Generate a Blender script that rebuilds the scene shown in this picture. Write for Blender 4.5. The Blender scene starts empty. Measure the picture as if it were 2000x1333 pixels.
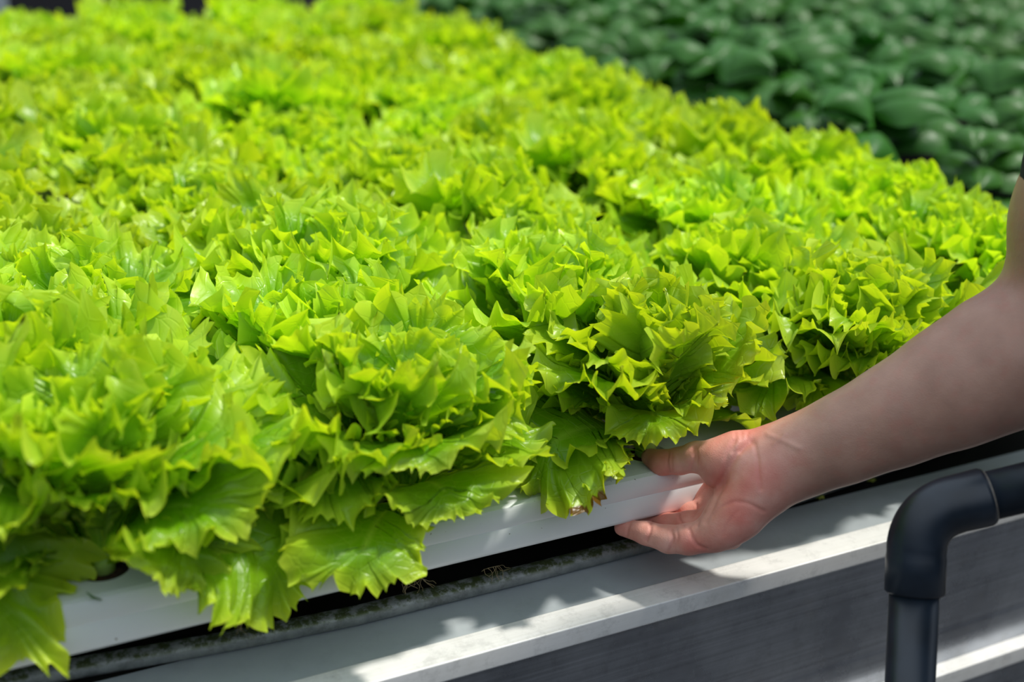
import bpy, bmesh, math, random
import numpy as np
from mathutils import Vector, Matrix

PI = math.pi
D = math.radians
SC = bpy.context.scene
COL = SC.collection

# ------------------------------------------------------------------ camera
F = 2600.0
CX, CY = 1000.0, 666.5
_x2 = -(F * F + 493600) / 4760.0
_y2 = -627 + .305 * _x2
_nx = np.array([5000, 787, -F]); _nx /= np.linalg.norm(_nx)
_ny = np.array([_x2, -_y2, -F]); _ny /= np.linalg.norm(_ny)
_nz = np.cross(_nx, _ny); _nz /= np.linalg.norm(_nz); _ny = np.cross(_nz, _nx)
RW = np.array([_nx, _ny, _nz])            # world = RW @ camera
CAMP = np.array([0, 0, .46])

def at(px, py, d):
    return CAMP + RW @ (np.array([px - CX, -(py - CY), -F]) * d / F)

def onz(px, py, z):
    r = RW @ np.array([px - CX, -(py - CY), -F]); return CAMP + r * ((z - CAMP[2]) / r[2])

def ony(px, py, y):
    r = RW @ np.array([px - CX, -(py - CY), -F]); return CAMP + r * ((y - CAMP[1]) / r[1])

def proj(P):
    q = RW.T @ (np.array(P) - CAMP); return CX + F * q[0] / -q[2], CY - F * q[1] / -q[2], -q[2]

cd = bpy.data.cameras.new('camera'); cam = bpy.data.objects.new('camera', cd); COL.objects.link(cam)
cd.sensor_width = 36; cd.lens = F / 2000 * 36; cd.clip_start = .02; cd.clip_end = 200
M = Matrix([list(RW[i]) + [CAMP[i]] for i in range(3)] + [[0, 0, 0, 1]])
cam.matrix_world = M
cd.dof.use_dof = True; cd.dof.focus_distance = 1.0; cd.dof.aperture_fstop = 3.4; cd.dof.aperture_blades = 0
SC.camera = cam

# ------------------------------------------------------------------ world, sun, exposure
SC.view_settings.view_transform = 'Standard'; SC.view_settings.look = 'None'
SC.view_settings.gamma = 1; SC.view_settings.use_curve_mapping = False
SC.view_settings.exposure = 0.0
w = bpy.data.worlds.new('world'); SC.world = w; w.use_nodes = True
nt = w.node_tree; nt.nodes.clear()
wo = nt.nodes.new('ShaderNodeOutputWorld'); bg = nt.nodes.new('ShaderNodeBackground')
tc = nt.nodes.new('ShaderNodeTexCoord'); sx = nt.nodes.new('ShaderNodeSeparateXYZ')
rp = nt.nodes.new('ShaderNodeValToRGB')
nt.links.new(tc.outputs['Generated'], sx.inputs[0]); nt.links.new(sx.outputs['Z'], rp.inputs[0])
e = rp.color_ramp.elements
e[0].position = 0; e[0].color = (.012, .014, .018, 1)
e[1].position = 1; e[1].color = (.80, .90, 1.0, 1)
for p_, c_ in ((.16, (.03, .035, .045, 1)), (.38, (.30, .35, .42, 1)), (.6, (.72, .82, .95, 1))):
    q_ = e.new(p_); q_.color = c_
nt.links.new(rp.outputs[0], bg.inputs[0]); bg.inputs[1].default_value = 1.27
nt.links.new(bg.outputs[0], wo.inputs[0])
SUN_DIR = Vector((.40, -.13, .87)).normalized()
sl = bpy.data.lights.new('sun', 'SUN'); sl.energy = 3.75; sl.angle = math.radians(4.0); sl.color = (1, .96, .88)
so = bpy.data.objects.new('sun', sl); COL.objects.link(so); so.location = (2, 2, 4)
so.rotation_euler = SUN_DIR.to_track_quat('Z', 'Y').to_euler()

# ------------------------------------------------------------------ helpers
def mesh_obj(name, V, Fc, mat, parent=None, uv=None, uv2=None, col=None, smooth=True):
    me = bpy.data.meshes.new(name)
    V = np.asarray(V, dtype=np.float32)
    if isinstance(Fc, np.ndarray):
        n, k = Fc.shape
        me.vertices.add(len(V)); me.vertices.foreach_set('co', V.ravel())
        me.loops.add(n * k); me.loops.foreach_set('vertex_index', Fc.astype(np.int32).ravel())
        me.polygons.add(n); me.polygons.foreach_set('loop_start', np.arange(0, n * k, k, dtype=np.int32))
        me.update(calc_edges=True)
        vi = Fc.ravel()
    else:
        me.from_pydata([tuple(v) for v in V], [], Fc); me.update()
        vi = np.array([l.vertex_index for l in me.loops])
    for nm, a in (('UVMap', uv), ('plan', uv2)):
        if a is not None:
            l = me.uv_layers.new(name=nm); l.data.foreach_set('uv', np.asarray(a, dtype=np.float32)[vi].ravel())
    if col is not None:
        ca = me.color_attributes.new('tint', 'FLOAT_COLOR', 'POINT'); ca.data.foreach_set('color', np.asarray(col, dtype=np.float32).ravel())
    if smooth: me.polygons.foreach_set('use_smooth', np.ones(len(me.polygons), dtype=bool))
    me.materials.append(mat)
    o = bpy.data.objects.new(name, me); COL.objects.link(o)
    if parent is not None: o.parent = parent
    return o

def empty(name, loc=(0, 0, 0), rz=0):
    o = bpy.data.objects.new(name, None); COL.objects.link(o); o.location = loc; o.rotation_euler = (0, 0, rz)
    o.empty_display_size = .02
    return o

def tag(o, label=None, cat=None, group=None, kind=None):
    if label: o['label'] = label
    if cat: o['category'] = cat
    if group: o['group'] = group
    if kind: o['kind'] = kind
    return o

def grid_faces(n, m, closed=False, off=0):
    a = np.arange(n - 1)[:, None]; b = np.arange(m if closed else m - 1)[None, :]
    b2 = (b + 1) % m
    return (np.stack([a * m + b, a * m + b2, (a + 1) * m + b2, (a + 1) * m + b], -1).reshape(-1, 4) + off)

def extrude_x(name, prof, x0, x1, mat, parent=None, closed=True, nseg=1, caps=True, smooth=False, yfun=None):
    """profile [(y,z)...] swept along X"""
    xs = np.linspace(x0, x1, nseg + 1); m = len(prof); V = []
    for x in xs:
        dy, dz = yfun(x) if yfun else (0, 0)
        for (y, z) in prof: V.append((x, y + dy, z + dz))
    Fc = [tuple(int(i) for i in f) for f in grid_faces(len(xs), m, closed)]
    if caps and closed:
        Fc.append(tuple(range(m))); Fc.append(tuple(range((len(xs) - 1) * m, len(xs) * m))[::-1])
    o = mesh_obj(name, V, Fc, mat, parent, smooth=smooth)
    bm = bmesh.new(); bm.from_mesh(o.data); bmesh.ops.recalc_face_normals(bm, faces=bm.faces); bm.to_mesh(o.data); bm.free()
    return o

def bevel(o, wdt, seg=2, ang=30):
    b = o.modifiers.new('bevel', 'BEVEL'); b.width = wdt; b.segments = seg; b.limit_method = 'ANGLE'; b.angle_limit = math.radians(ang)
    o.data.polygons.foreach_set('use_smooth', np.ones(len(o.data.polygons), dtype=bool))
    n = o.modifiers.new('wn', 'WEIGHTED_NORMAL'); n.keep_sharp = True
    return o

def box(name, lo, hi, mat, parent=None, bev=0):
    (x0, y0, z0), (x1, y1, z1) = lo, hi
    V = [(x0, y0, z0), (x1, y0, z0), (x1, y1, z0), (x0, y1, z0), (x0, y0, z1), (x1, y0, z1), (x1, y1, z1), (x0, y1, z1)]
    Fc = [(0, 3, 2, 1), (4, 5, 6, 7), (0, 1, 5, 4), (1, 2, 6, 5), (2, 3, 7, 6), (3, 0, 4, 7)]
    o = mesh_obj(name, V, Fc, mat, parent, smooth=False)
    if bev: bevel(o, bev)
    return o

def tube(name, pts, rad, mat, parent=None, n=20, caps=True):
    pts = [Vector(p) for p in pts]; V = []; up = None
    for i, p in enumerate(pts):
        t = (pts[min(i + 1, len(pts) - 1)] - pts[max(i - 1, 0)]).normalized()
        if up is None: up = t.orthogonal().normalized()
        up = (up - t * up.dot(t)).normalized(); s = t.cross(up)
        r = rad[i] if hasattr(rad, '__len__') else rad
        for k in range(n):
            a = 2 * PI * k / n; V.append(p + (up * math.cos(a) + s * math.sin(a)) * r)
    Fc = [tuple(int(i) for i in f) for f in grid_faces(len(pts), n, True)]
    if caps: Fc += [tuple(range(n))[::-1], tuple(range((len(pts) - 1) * n, len(pts) * n))]
    o = mesh_obj(name, V, Fc, mat, parent)
    bm = bmesh.new(); bm.from_mesh(o.data); bmesh.ops.recalc_face_normals(bm, faces=bm.faces); bm.to_mesh(o.data); bm.free()
    return o

# ------------------------------------------------------------------ materials
class Mat:
    def __init__(s, name):
        s.m = bpy.data.materials.new(name); s.m.use_nodes = True; s.t = s.m.node_tree; s.t.nodes.clear()
        s.out = s.n('ShaderNodeOutputMaterial')
    def n(s, typ, **kw):
        x = s.t.nodes.new(typ)
        for k, v in kw.items(): setattr(x, k, v)
        return x
    def l(s, a, b): s.t.links.new(a, b)
    def tex(s, typ, scale, vec=None, **inp):
        x = s.n(typ); x.inputs['Scale'].default_value = scale
        for k, v in inp.items(): x.inputs[k].default_value = v
        if vec is not None: s.l(vec, x.inputs['Vector'])
        return x
    def ramp(s, fac, *stops):
        r = s.n('ShaderNodeValToRGB'); e = r.color_ramp.elements
        e[0].position, e[0].color = stops[0][0], (*stops[0][1], 1); e[1].position, e[1].color = stops[-1][0], (*stops[-1][1], 1)
        for p, c in stops[1:-1]:
            q = e.new(p); q.color = (*c, 1)
        s.l(fac, r.inputs[0]); return r.outputs[0]
    def mix(s, fac, a, b, mode='MIX'):
        x = s.n('ShaderNodeMix', data_type='RGBA', blend_type=mode)
        for i, v in ((0, fac), (6, a), (7, b)):
            if isinstance(v, (int, float)): x.inputs[i].default_value = v
            elif isinstance(v, tuple): x.inputs[i].default_value = (*v, 1)
            else: s.l(v, x.inputs[i])
        return x.outputs[2]
    def math(s, op, a, b=0., c=None):
        x = s.n('ShaderNodeMath', operation=op)
        for i, v in enumerate((a, b) if c is None else (a, b, c)):
            if isinstance(v, (int, float)): x.inputs[i].default_value = v
            else: s.l(v, x.inputs[i])
        return x.outputs[0]
    def bump(s, h, strength=.3, dist=.001, normal=None):
        b = s.n('ShaderNodeBump'); b.inputs['Strength'].default_value = strength; b.inputs['Distance'].default_value = dist
        s.l(h, b.inputs['Height'])
        if normal is not None: s.l(normal, b.inputs['Normal'])
        return b.outputs[0]
    def bsdf(s, color=None, rough=.5, metal=0., normal=None, **kw):
        p = s.n('ShaderNodeBsdfPrincipled')
        if isinstance(color, tuple): p.inputs['Base Color'].default_value = (*color, 1)
        elif color is not None: s.l(color, p.inputs['Base Color'])
        if isinstance(rough, (int, float)): p.inputs['Roughness'].default_value = rough
        else: s.l(rough, p.inputs['Roughness'])
        p.inputs['Metallic'].default_value = metal
        if normal is not None: s.l(normal, p.inputs['Normal'])
        for k, v in kw.items():
            i = p.inputs[k.replace('_', ' ')]
            if isinstance(v, (int, float, tuple)): i.default_value = v
            else: s.l(v, i)
        return p
    def done(s, sh): s.l(sh, s.out.inputs[0]); return s.m

def leaf_material(name, mid, edge, vein, back, trans, tint_tr, rough=.34, vein_bump=.5, hue=.012, spec=.5):
    m = Mat(name)
    uv = m.n('ShaderNodeUVMap', uv_map='UVMap'); s = m.n('ShaderNodeSeparateXYZ'); m.l(uv.outputs[0], s.inputs[0])
    pl = m.n('ShaderNodeUVMap', uv_map='plan')
    rho = s.outputs[1]; t = s.outputs[0]
    # side veins run from the midrib to the margin: lines of constant t, slightly warped
    nz = m.tex('ShaderNodeTexNoise', 22, pl.outputs[0], Detail=3.)
    ph = m.math('ADD', m.math('MULTIPLY', t, 22.), m.math('MULTIPLY', nz.outputs[0], 1.6))
    tri = m.math('ABSOLUTE', m.math('SUBTRACT', m.math('FRACT', ph), .5))
    v1 = m.math('SUBTRACT', 1., m.math('MULTIPLY', m.math('SUBTRACT', .5, tri), 9.)); v1 = m.math('MAXIMUM', v1, 0.)
    v1 = m.math('MULTIPLY', v1, m.math('MULTIPLY', m.math('SUBTRACT', 1.02, rho), m.math('MINIMUM', m.math('MULTIPLY', rho, 2.2), 1.)))
    vo = m.n('ShaderNodeTexVoronoi', feature='DISTANCE_TO_EDGE'); vo.inputs['Scale'].default_value = 95
    m.l(pl.outputs[0], vo.inputs['Vector'])
    v2 = m.math('MAXIMUM', m.math('SUBTRACT', 1., m.math('MULTIPLY', vo.outputs[0], 14.)), 0.)
    mr = m.math('MAXIMUM', m.math('SUBTRACT', 1., m.math('MULTIPLY', rho, 14.)), 0.)
    veins = m.math('MAXIMUM', m.math('MAXIMUM', v1, mr), m.math('MULTIPLY', v2, .35))
    n2 = m.tex('ShaderNodeTexNoise', 16, pl.outputs[0], Detail=4.)
    f_edge = m.math('ADD', m.math('POWER', rho, 2.6), m.math('MULTIPLY', m.math('SUBTRACT', n2.outputs[0], .5), .7))
    col = m.mix(m.math('MINIMUM', m.math('MAXIMUM', f_edge, 0.), 1.), mid, edge)
    col = m.mix(m.math('MULTIPLY', veins, .38), col, vein)
    at_ = m.n('ShaderNodeAttribute', attribute_name='tint'); sa = m.n('ShaderNodeSeparateColor'); m.l(at_.outputs[0], sa.inputs[0])
    col = m.mix(sa.outputs[0], col, (.16, .04, .008))
    oi = m.n('ShaderNodeObjectInfo')
    hs = m.n('ShaderNodeHueSaturation'); m.l(col, hs.inputs['Color'])
    m.l(m.math('ADD', .5 - hue, m.math('MULTIPLY', oi.outputs['Random'], 2 * hue)), hs.inputs['Hue'])
    m.l(m.math('ADD', .9, m.math('MULTIPLY', oi.outputs['Random'], .2)), hs.inputs['Value'])
    col = hs.outputs[0]
    ge = m.n('ShaderNodeNewGeometry')
    colb = m.mix(m.math('MULTIPLY', ge.outputs['Backfacing'], .45), col, back)
    n3 = m.tex('ShaderNodeTexNoise', 95, pl.outputs[0], Detail=3.)
    h = m.math('ADD', m.math('MULTIPLY', v2, -.3), m.math('MULTIPLY', n3.outputs[0], .8))
    bn = m.bump(h, vein_bump, .0009)
    p = m.bsdf(colb, rough, 0., bn, Specular_IOR_Level=spec)
    tr = m.n('ShaderNodeBsdfTranslucent'); m.l(m.mix(1., col, tint_tr, 'MULTIPLY'), tr.inputs[0]); m.l(bn, tr.inputs['Normal'])
    mx = m.n('ShaderNodeMixShader'); mx.inputs[0].default_value = trans
    m.l(p.outputs[0], mx.inputs[1]); m.l(tr.outputs[0], mx.inputs[2])
    return m.done(mx.outputs[0])

M_LET = leaf_material('lettuce_leaf', (.165, .42, .002), (.62, .80, .055), (.52, .78, .10), (.36, .60, .04), .46, (1.45, 1.3, .25), rough=.33, hue=.006, vein_bump=.8, spec=.45)
M_BAS = leaf_material('basil_leaf', (.013, .085, .004), (.020, .115, .004), (.05, .19, .015), (.05, .16, .015), .16, (1.3, 1.5, .5), rough=.42, vein_bump=.6, hue=.02, spec=.34)

def simple(name, c1, c2, scale, rough, metal=0., bumpd=0., detail=5., **kw):
    m = Mat(name); tcn = m.n('ShaderNodeTexCoord')
    n = m.tex('ShaderNodeTexNoise', scale, tcn.outputs['Object'], Detail=detail)
    c = m.ramp(n.outputs[0], (.35, c1), (.65, c2))
    b = m.bump(n.outputs[0], .5, bumpd) if bumpd else None
    return m.done(m.bsdf(c, rough, metal, b, **kw).outputs[0])

M_STEM = simple('pale_stem', (.36, .60, .10), (.50, .70, .20), 30, .4)
M_PLUG = simple('peat_plug', (.012, .007, .004), (.07, .03, .015), 260, .95, bumpd=.002)
M_INNER = simple('channel_inside', (.02, .02, .02), (.05, .05, .05), 30, .8)
M_FLOOR = simple('dark_floor', (.010, .011, .013), (.028, .03, .034), 3, .7)
M_DARKWALL = simple('dark_screen', (.006, .006, .009), (.014, .014, .018), 2, .9)
M_GAP_SHADE = simple('gap_shade', (.004, .004, .003), (.010, .010, .008), 9, .95, Specular_IOR_Level=.1)  # near-black: deep shade of the gaps put into the colour
M_POST = simple('grey_post', (.30, .36, .40), (.40, .46, .50), 6, .5, .3)
M_BASSTEM = simple('basil_stem', (.05, .14, .03), (.09, .2, .05), 30, .5)
M_ROOT = simple('root_hairs', (.20, .15, .07), (.34, .27, .14), 200, .9)
M_DEBRIS = simple('leaf_scrap', (.22, .28, .02), (.35, .38, .05), 200, .7)
M_SLEEVE = simple('navy_cloth', (.006, .007, .012), (.012, .014, .022), 300, .9, bumpd=.0006)

def plastic_mat():
    m = Mat('white_channel_plastic'); t_ = m.n('ShaderNodeTexCoord')
    n = m.tex('ShaderNodeTexNoise', 7, t_.outputs['Object'], Detail=6.)
    base = m.ramp(n.outputs[0], (.3, (.74, .77, .78)), (.7, (.80, .83, .84)))
    sp = m.tex('ShaderNodeTexNoise', 330, t_.outputs['Object'], Detail=2.)
    base = m.mix(m.ramp(sp.outputs[0], (.74, (0, 0, 0)), (.76, (1, 1, 1))), base, (.12, .1, .06))
    # fine extrusion lines along the length
    mp = m.n('ShaderNodeMapping'); mp.inputs['Scale'].default_value = (1.2, 260, 260); m.l(t_.outputs['Object'], mp.inputs[0])
    n2 = m.tex('ShaderNodeTexNoise', 1, mp.outputs[0], Detail=2.)
    return m.done(m.bsdf(base, .32, 0., m.bump(n2.outputs[0], .25, .0003), Specular_IOR_Level=.5, Subsurface_Weight=.0).outputs[0])
M_WHITE = plastic_mat()

def metal_mat(name, c1, c2, rough0, rough1, metal, stain=0., moss=0., brushed=True, scale=14.):
    m = Mat(name); t_ = m.n('ShaderNodeTexCoord')
    n = m.tex('ShaderNodeTexNoise', scale, t_.outputs['Object'], Detail=9., Roughness=.65)
    base = m.ramp(n.outputs[0], (.32, c1), (.68, c2))
    hgt = n.outputs[0]
    if brushed:
        mp = m.n('ShaderNodeMapping'); mp.inputs['Scale'].default_value = (3, 420, 420); m.l(t_.outputs['Object'], mp.inputs[0])
        n2 = m.tex('ShaderNodeTexNoise', 1, mp.outputs[0], Detail=3.); hgt = n2.outputs[0]
        base = m.mix(.16, base, m.ramp(n2.outputs[0], (.3, (.1, .1, .1)), (.7, (1, 1, 1))), 'OVERLAY')
    if stain:
        s1 = m.tex('ShaderNodeTexNoise', 55, t_.outputs['Object'], Detail=8., Roughness=.75)
        base = m.mix(m.math('MULTIPLY', m.ramp(s1.outputs[0], (.52, (0, 0, 0)), (.66, (1, 1, 1))), stain), base, (.10, .10, .09))
        s2 = m.tex('ShaderNodeTexNoise', 24, t_.outputs['Object'], Detail=8., Roughness=.7)
        base = m.mix(m.math('MULTIPLY', m.ramp(s2.outputs[0], (.56, (0, 0, 0)), (.7, (1, 1, 1))), stain * .6), base, (.36, .30, .18))
    if moss:
        s3 = m.tex('ShaderNodeTexNoise', 130, t_.outputs['Object'], Detail=6., Roughness=.7)
        sz = m.n('ShaderNodeSeparateXYZ'); m.l(t_.outputs['Object'], sz.inputs[0])
        band = m.math('MINIMUM', m.math('MAXIMUM', m.math('MULTIPLY', m.math('SUBTRACT', sz.outputs[2], .002), 400.), 0.), 1.)
        f = m.math('MULTIPLY', m.ramp(s3.outputs[0], (.42, (0, 0, 0)), (.55, (1, 1, 1))), band)
        base = m.mix(m.math('MULTIPLY', f, moss), base, (.05, .07, .004))
    r = m.n('ShaderNodeMapRange'); m.l(n.outputs[0], r.inputs[0]); r.inputs[3].default_value = rough0; r.inputs[4].default_value = rough1
    return m.done(m.bsdf(base, r.outputs[0], metal, m.bump(hgt, .2, .0004)).outputs[0])

M_SHEET = metal_mat('grey_trough_liner', (.33, .365, .385), (.41, .45, .465), .42, .6, 0., stain=.10, brushed=False, scale=9)
M_FLANGE = metal_mat('aluminium_flange', (.74, .74, .71), (.84, .83, .80), .40, .6, .12, stain=.22)
M_PANEL = metal_mat('aluminium_panel', (.27, .29, .33), (.42, .45, .50), .2, .36, .9, stain=.2)
M_RAIL = metal_mat('galvanised_rail', (.22, .24, .235), (.38, .40, .385), .4, .65, .55, stain=.55, moss=.9, brushed=False, scale=90)
M_PIPE = simple('navy_pvc', (.006, .011, .018), (.012, .020, .032), 40, .34, bumpd=.0003, Specular_IOR_Level=.5)

# ------------------------------------------------------------------ ground and surroundings
tag(box('floor', (-8, -5, -.92), (10, 14, -.90), M_FLOOR), kind='structure')
tag(box('wall_back', (-8, 9.0, -.9), (10, 9.1, 2.6), M_DARKWALL), kind='structure')

# ------------------------------------------------------------------ bench
bench = empty('growing_bench', (0, 0, 0))
tag(bench, 'long aluminium bench edge with trough liner under the white lettuce channels', 'bench')
def rail_path(x):
    xs = [-.6, -.1, .12, .22, .31, .45, .57, .70, .9, 1.06, 1.3]
    ys = [.05, .038, .020, .008, .001, .0, .001, .012, .034, .056, .08]
    return float(np.interp(x, xs, ys)), 0.0
XL, XR = -.7, 1.16
ZS = -.088
extrude_x('trough_liner', [(.716, ZS), (.775, ZS), (.775, ZS - .004), (.716, ZS - .004)], XL, XR, M_SHEET, bench)
fl = extrude_x('rim_flange', [(.694, ZS + .002), (.719, ZS + .002), (.719, ZS - .016), (.697, ZS - .016), (.694, ZS - .014)], XL, XR, M_FLANGE, bench); bevel(fl, .0012)
pn = extrude_x('side_panel', [(.706, ZS - .016), (.712, ZS - .016), (.712, -.262), (.706, -.262)], XL, XR, M_PANEL, bench)
tr_ = extrude_x('panel_step', [(.7045, -.212), (.7062, -.208), (.7062, -.246), (.7045, -.246)], XL, XR, M_PANEL, bench)
f2 = extrude_x('lower_flange', [(.690, -.245), (.712, -.245), (.712, -.262), (.690, -.262)], XL, XR, M_FLANGE, bench); bevel(f2, .0012)
p2 = extrude_x('lower_panel', [(.702, -.262), (.710, -.262), (.710, -.36), (.702, -.36)], XL, XR, M_PANEL, bench)
for lx in (-.5, 1.05):
    for ly in (.73, 2.25):
        box('leg', (lx - .02, ly - .02, -.90), (lx + .02, ly + .02, ZS - .004), M_PANEL, bench, .002)
box('base_board', (XL, .775, ZS - .006), (XR, 2.44, ZS), M_GAP_SHADE, bench)  # shade beneath the channels is painted in by its black colour

rail = empty('support_rail', (0, .7668, ZS + .0064))
tag(rail, 'weathered galvanised rounded rail with green algae lying under the front channel', 'rail')
pr = []
for k in range(20):
    a = 2 * PI * k / 20; ex = .8
    pr.append((.0078 * abs(math.cos(a)) ** ex * (1 if math.cos(a) > 0 else -1), .0062 * abs(math.sin(a)) ** ex * (1 if math.sin(a) > 0 else -1)))
extrude_x('rail_bar', pr, XL, XR, M_RAIL, rail, nseg=90, smooth=True, yfun=rail_path)
rb = tag(box('cross_bearer', (XL, .862, ZS + .002), (XR, .90, -.0425), M_GAP_SHADE), 'bearer in the gap behind the rail, coloured near-black for the shade there', 'bearer')  # black colour stands in for shade in the gap

# ------------------------------------------------------------------ channels (gullies)
HOLE_X = [.14 + .21 * k for k in range(-3, 5)]
PITCH = .1215; ROWS = 14
def hx(k, r):
    return .14 + .21 * k + ((0 if r == 0 else random.Random(r * 7 + 1).uniform(-.03, .03)))
def channel(y0, r):
    """a white channel with round plant holes in its top"""
    xa, xb = (XL + .02 if r < 13 else .40), 1.085
    hw = .037; hgt = .0385; R = .0175; cr = .004
    V = []; Fc = []
    def v(*p): V.append(p); return len(V) - 1
    # outer shell profile (front bottom -> front top -> back top -> back bottom)
    prof = [(-hw + .004, -hgt), (-hw + .0012, -hgt + .002), (-hw, -hgt + .005), (-hw + .0006, -.0175), (-hw + .0010, -.0168), (-hw + .0006, -.0161), (-hw + .0010, -cr), (-hw + .0022, -.0012), (-hw + cr + .002, 0)]
    back = [(-y, z) for (y, z) in prof][::-1]
    yt = hw - cr - .002
    # front/back walls
    for side in (prof, back):
        a = [v(xa, y, z) for y, z in side]; b = [v(xb, y, z) for y, z in side]
        for i in range(len(side) - 1): Fc.append((a[i], b[i], b[i + 1], a[i + 1]))
    # bottom
    Fc.append((v(xa, -hw + .004, -hgt), v(xb, -hw + .004, -hgt), v(xb, hw - .004, -hgt), v(xa, hw - .004, -hgt)))
    # top with holes
    cells = []; xc = xa
    for k in range(-3, 5):
        h = hx(k, r)
        if h - R < xa + .02 or h + R > xb - .02: continue
        cells.append(h)
    for h in cells:
        q0, q1 = h - yt, h + yt
        Fc.append((v(xc, -yt, 0), v(q0, -yt, 0), v(q0, yt, 0), v(xc, yt, 0)))
        n = 32; ring = []; sq = []; low = []
        for i in range(n):
            a = 2 * PI * i / n + PI / 4; ca, sa = math.cos(a), math.sin(a); s = yt / max(abs(ca), abs(sa))
            sq.append(v(h + ca * s, sa * s, 0)); ring.append(v(h + ca * R, sa * R, -.0004)); low.append(v(h + ca * R * .93, sa * R * .93, -.012))
        for i in range(n):
            j = (i + 1) % n
            Fc.append((sq[i], sq[j], ring[j], ring[i])); Fc.append((ring[i], ring[j], low[j], low[i]))
        xc = q1
    Fc.append((v(xc, -yt, 0), v(xb, -yt, 0), v(xb, yt, 0), v(xc, yt, 0)))
    for x in (xa, xb):
        loop = [v(x, y, z) for y, z in prof + back]; Fc.append(tuple(loop))
    o = mesh_obj('growing_channel', V, Fc, M_WHITE, smooth=False)
    bm = bmesh.new(); bm.from_mesh(o.data); bmesh.ops.remove_doubles(bm, verts=bm.verts, dist=1e-5)
    bmesh.ops.recalc_face_normals(bm, faces=bm.faces); bm.to_mesh(o.data); bm.free()
    o.data.polygons.foreach_set('use_smooth', np.array([abs(p.normal.z) < .97 for p in o.data.polygons]))
    es = o.modifiers.new('es', 'EDGE_SPLIT'); es.split_angle = math.radians(35)
    o.location = (0, y0, 0)
    return o
NTH = ['first', 'second', 'third', 'fourth', 'fifth', 'sixth', 'seventh', 'eighth', 'ninth', 'tenth', 'eleventh', 'twelfth', 'thirteenth', 'fourteenth']
for r in range(ROWS):
    o = channel(.772 + PITCH * r, r)
    if r == 0: tag(o, 'front white plastic growing channel being lifted by the hand', 'growing channel')
    else: tag(o, f'white plastic growing channel under the lettuces, {NTH[r]} from the front', 'growing channel', 'growing channels behind the front one')

# ------------------------------------------------------------------ lettuce leaves
HALF = np.array([(.045, 0), (.055, .12), (.085, .24), (.16, .36), (.29, .48), (.44, .60), (.54, .74), (.54, .88), (.42, .98), (.22, 1.04), (0, 1.05)])
def spline(P, n):
    P = np.asarray(P, float); k = len(P); t = np.linspace(0, k - 1, n); i = np.clip(t.astype(int), 0, k - 2); f = (t - i)[:, None]
    def g(j): return P[np.clip(j, 0, k - 1)]
    a, b, c, d = g(i - 1), g(i), g(i + 1), g(i + 2)
    return .5 * ((2 * b) + (-a + c) * f + (2 * a - 5 * b + 4 * c - d) * f ** 2 + (-a + 3 * b - 3 * c + d) * f ** 3)

def bend(e0, e1, L, n=40, pw=1.4, droop=0.):
    """spine in (r,z): elevation changing from e0 to e1 (radians)"""
    s = np.linspace(0, 1, n); el = e0 + (e1 - e0) * s ** pw
    ds = L / (n - 1); r = np.concatenate([[0], np.cumsum(np.cos(el[:-1]) * ds)]); z = np.concatenate([[0], np.cumsum(np.sin(el[:-1]) * ds)])
    return s, r, z, el

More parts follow.
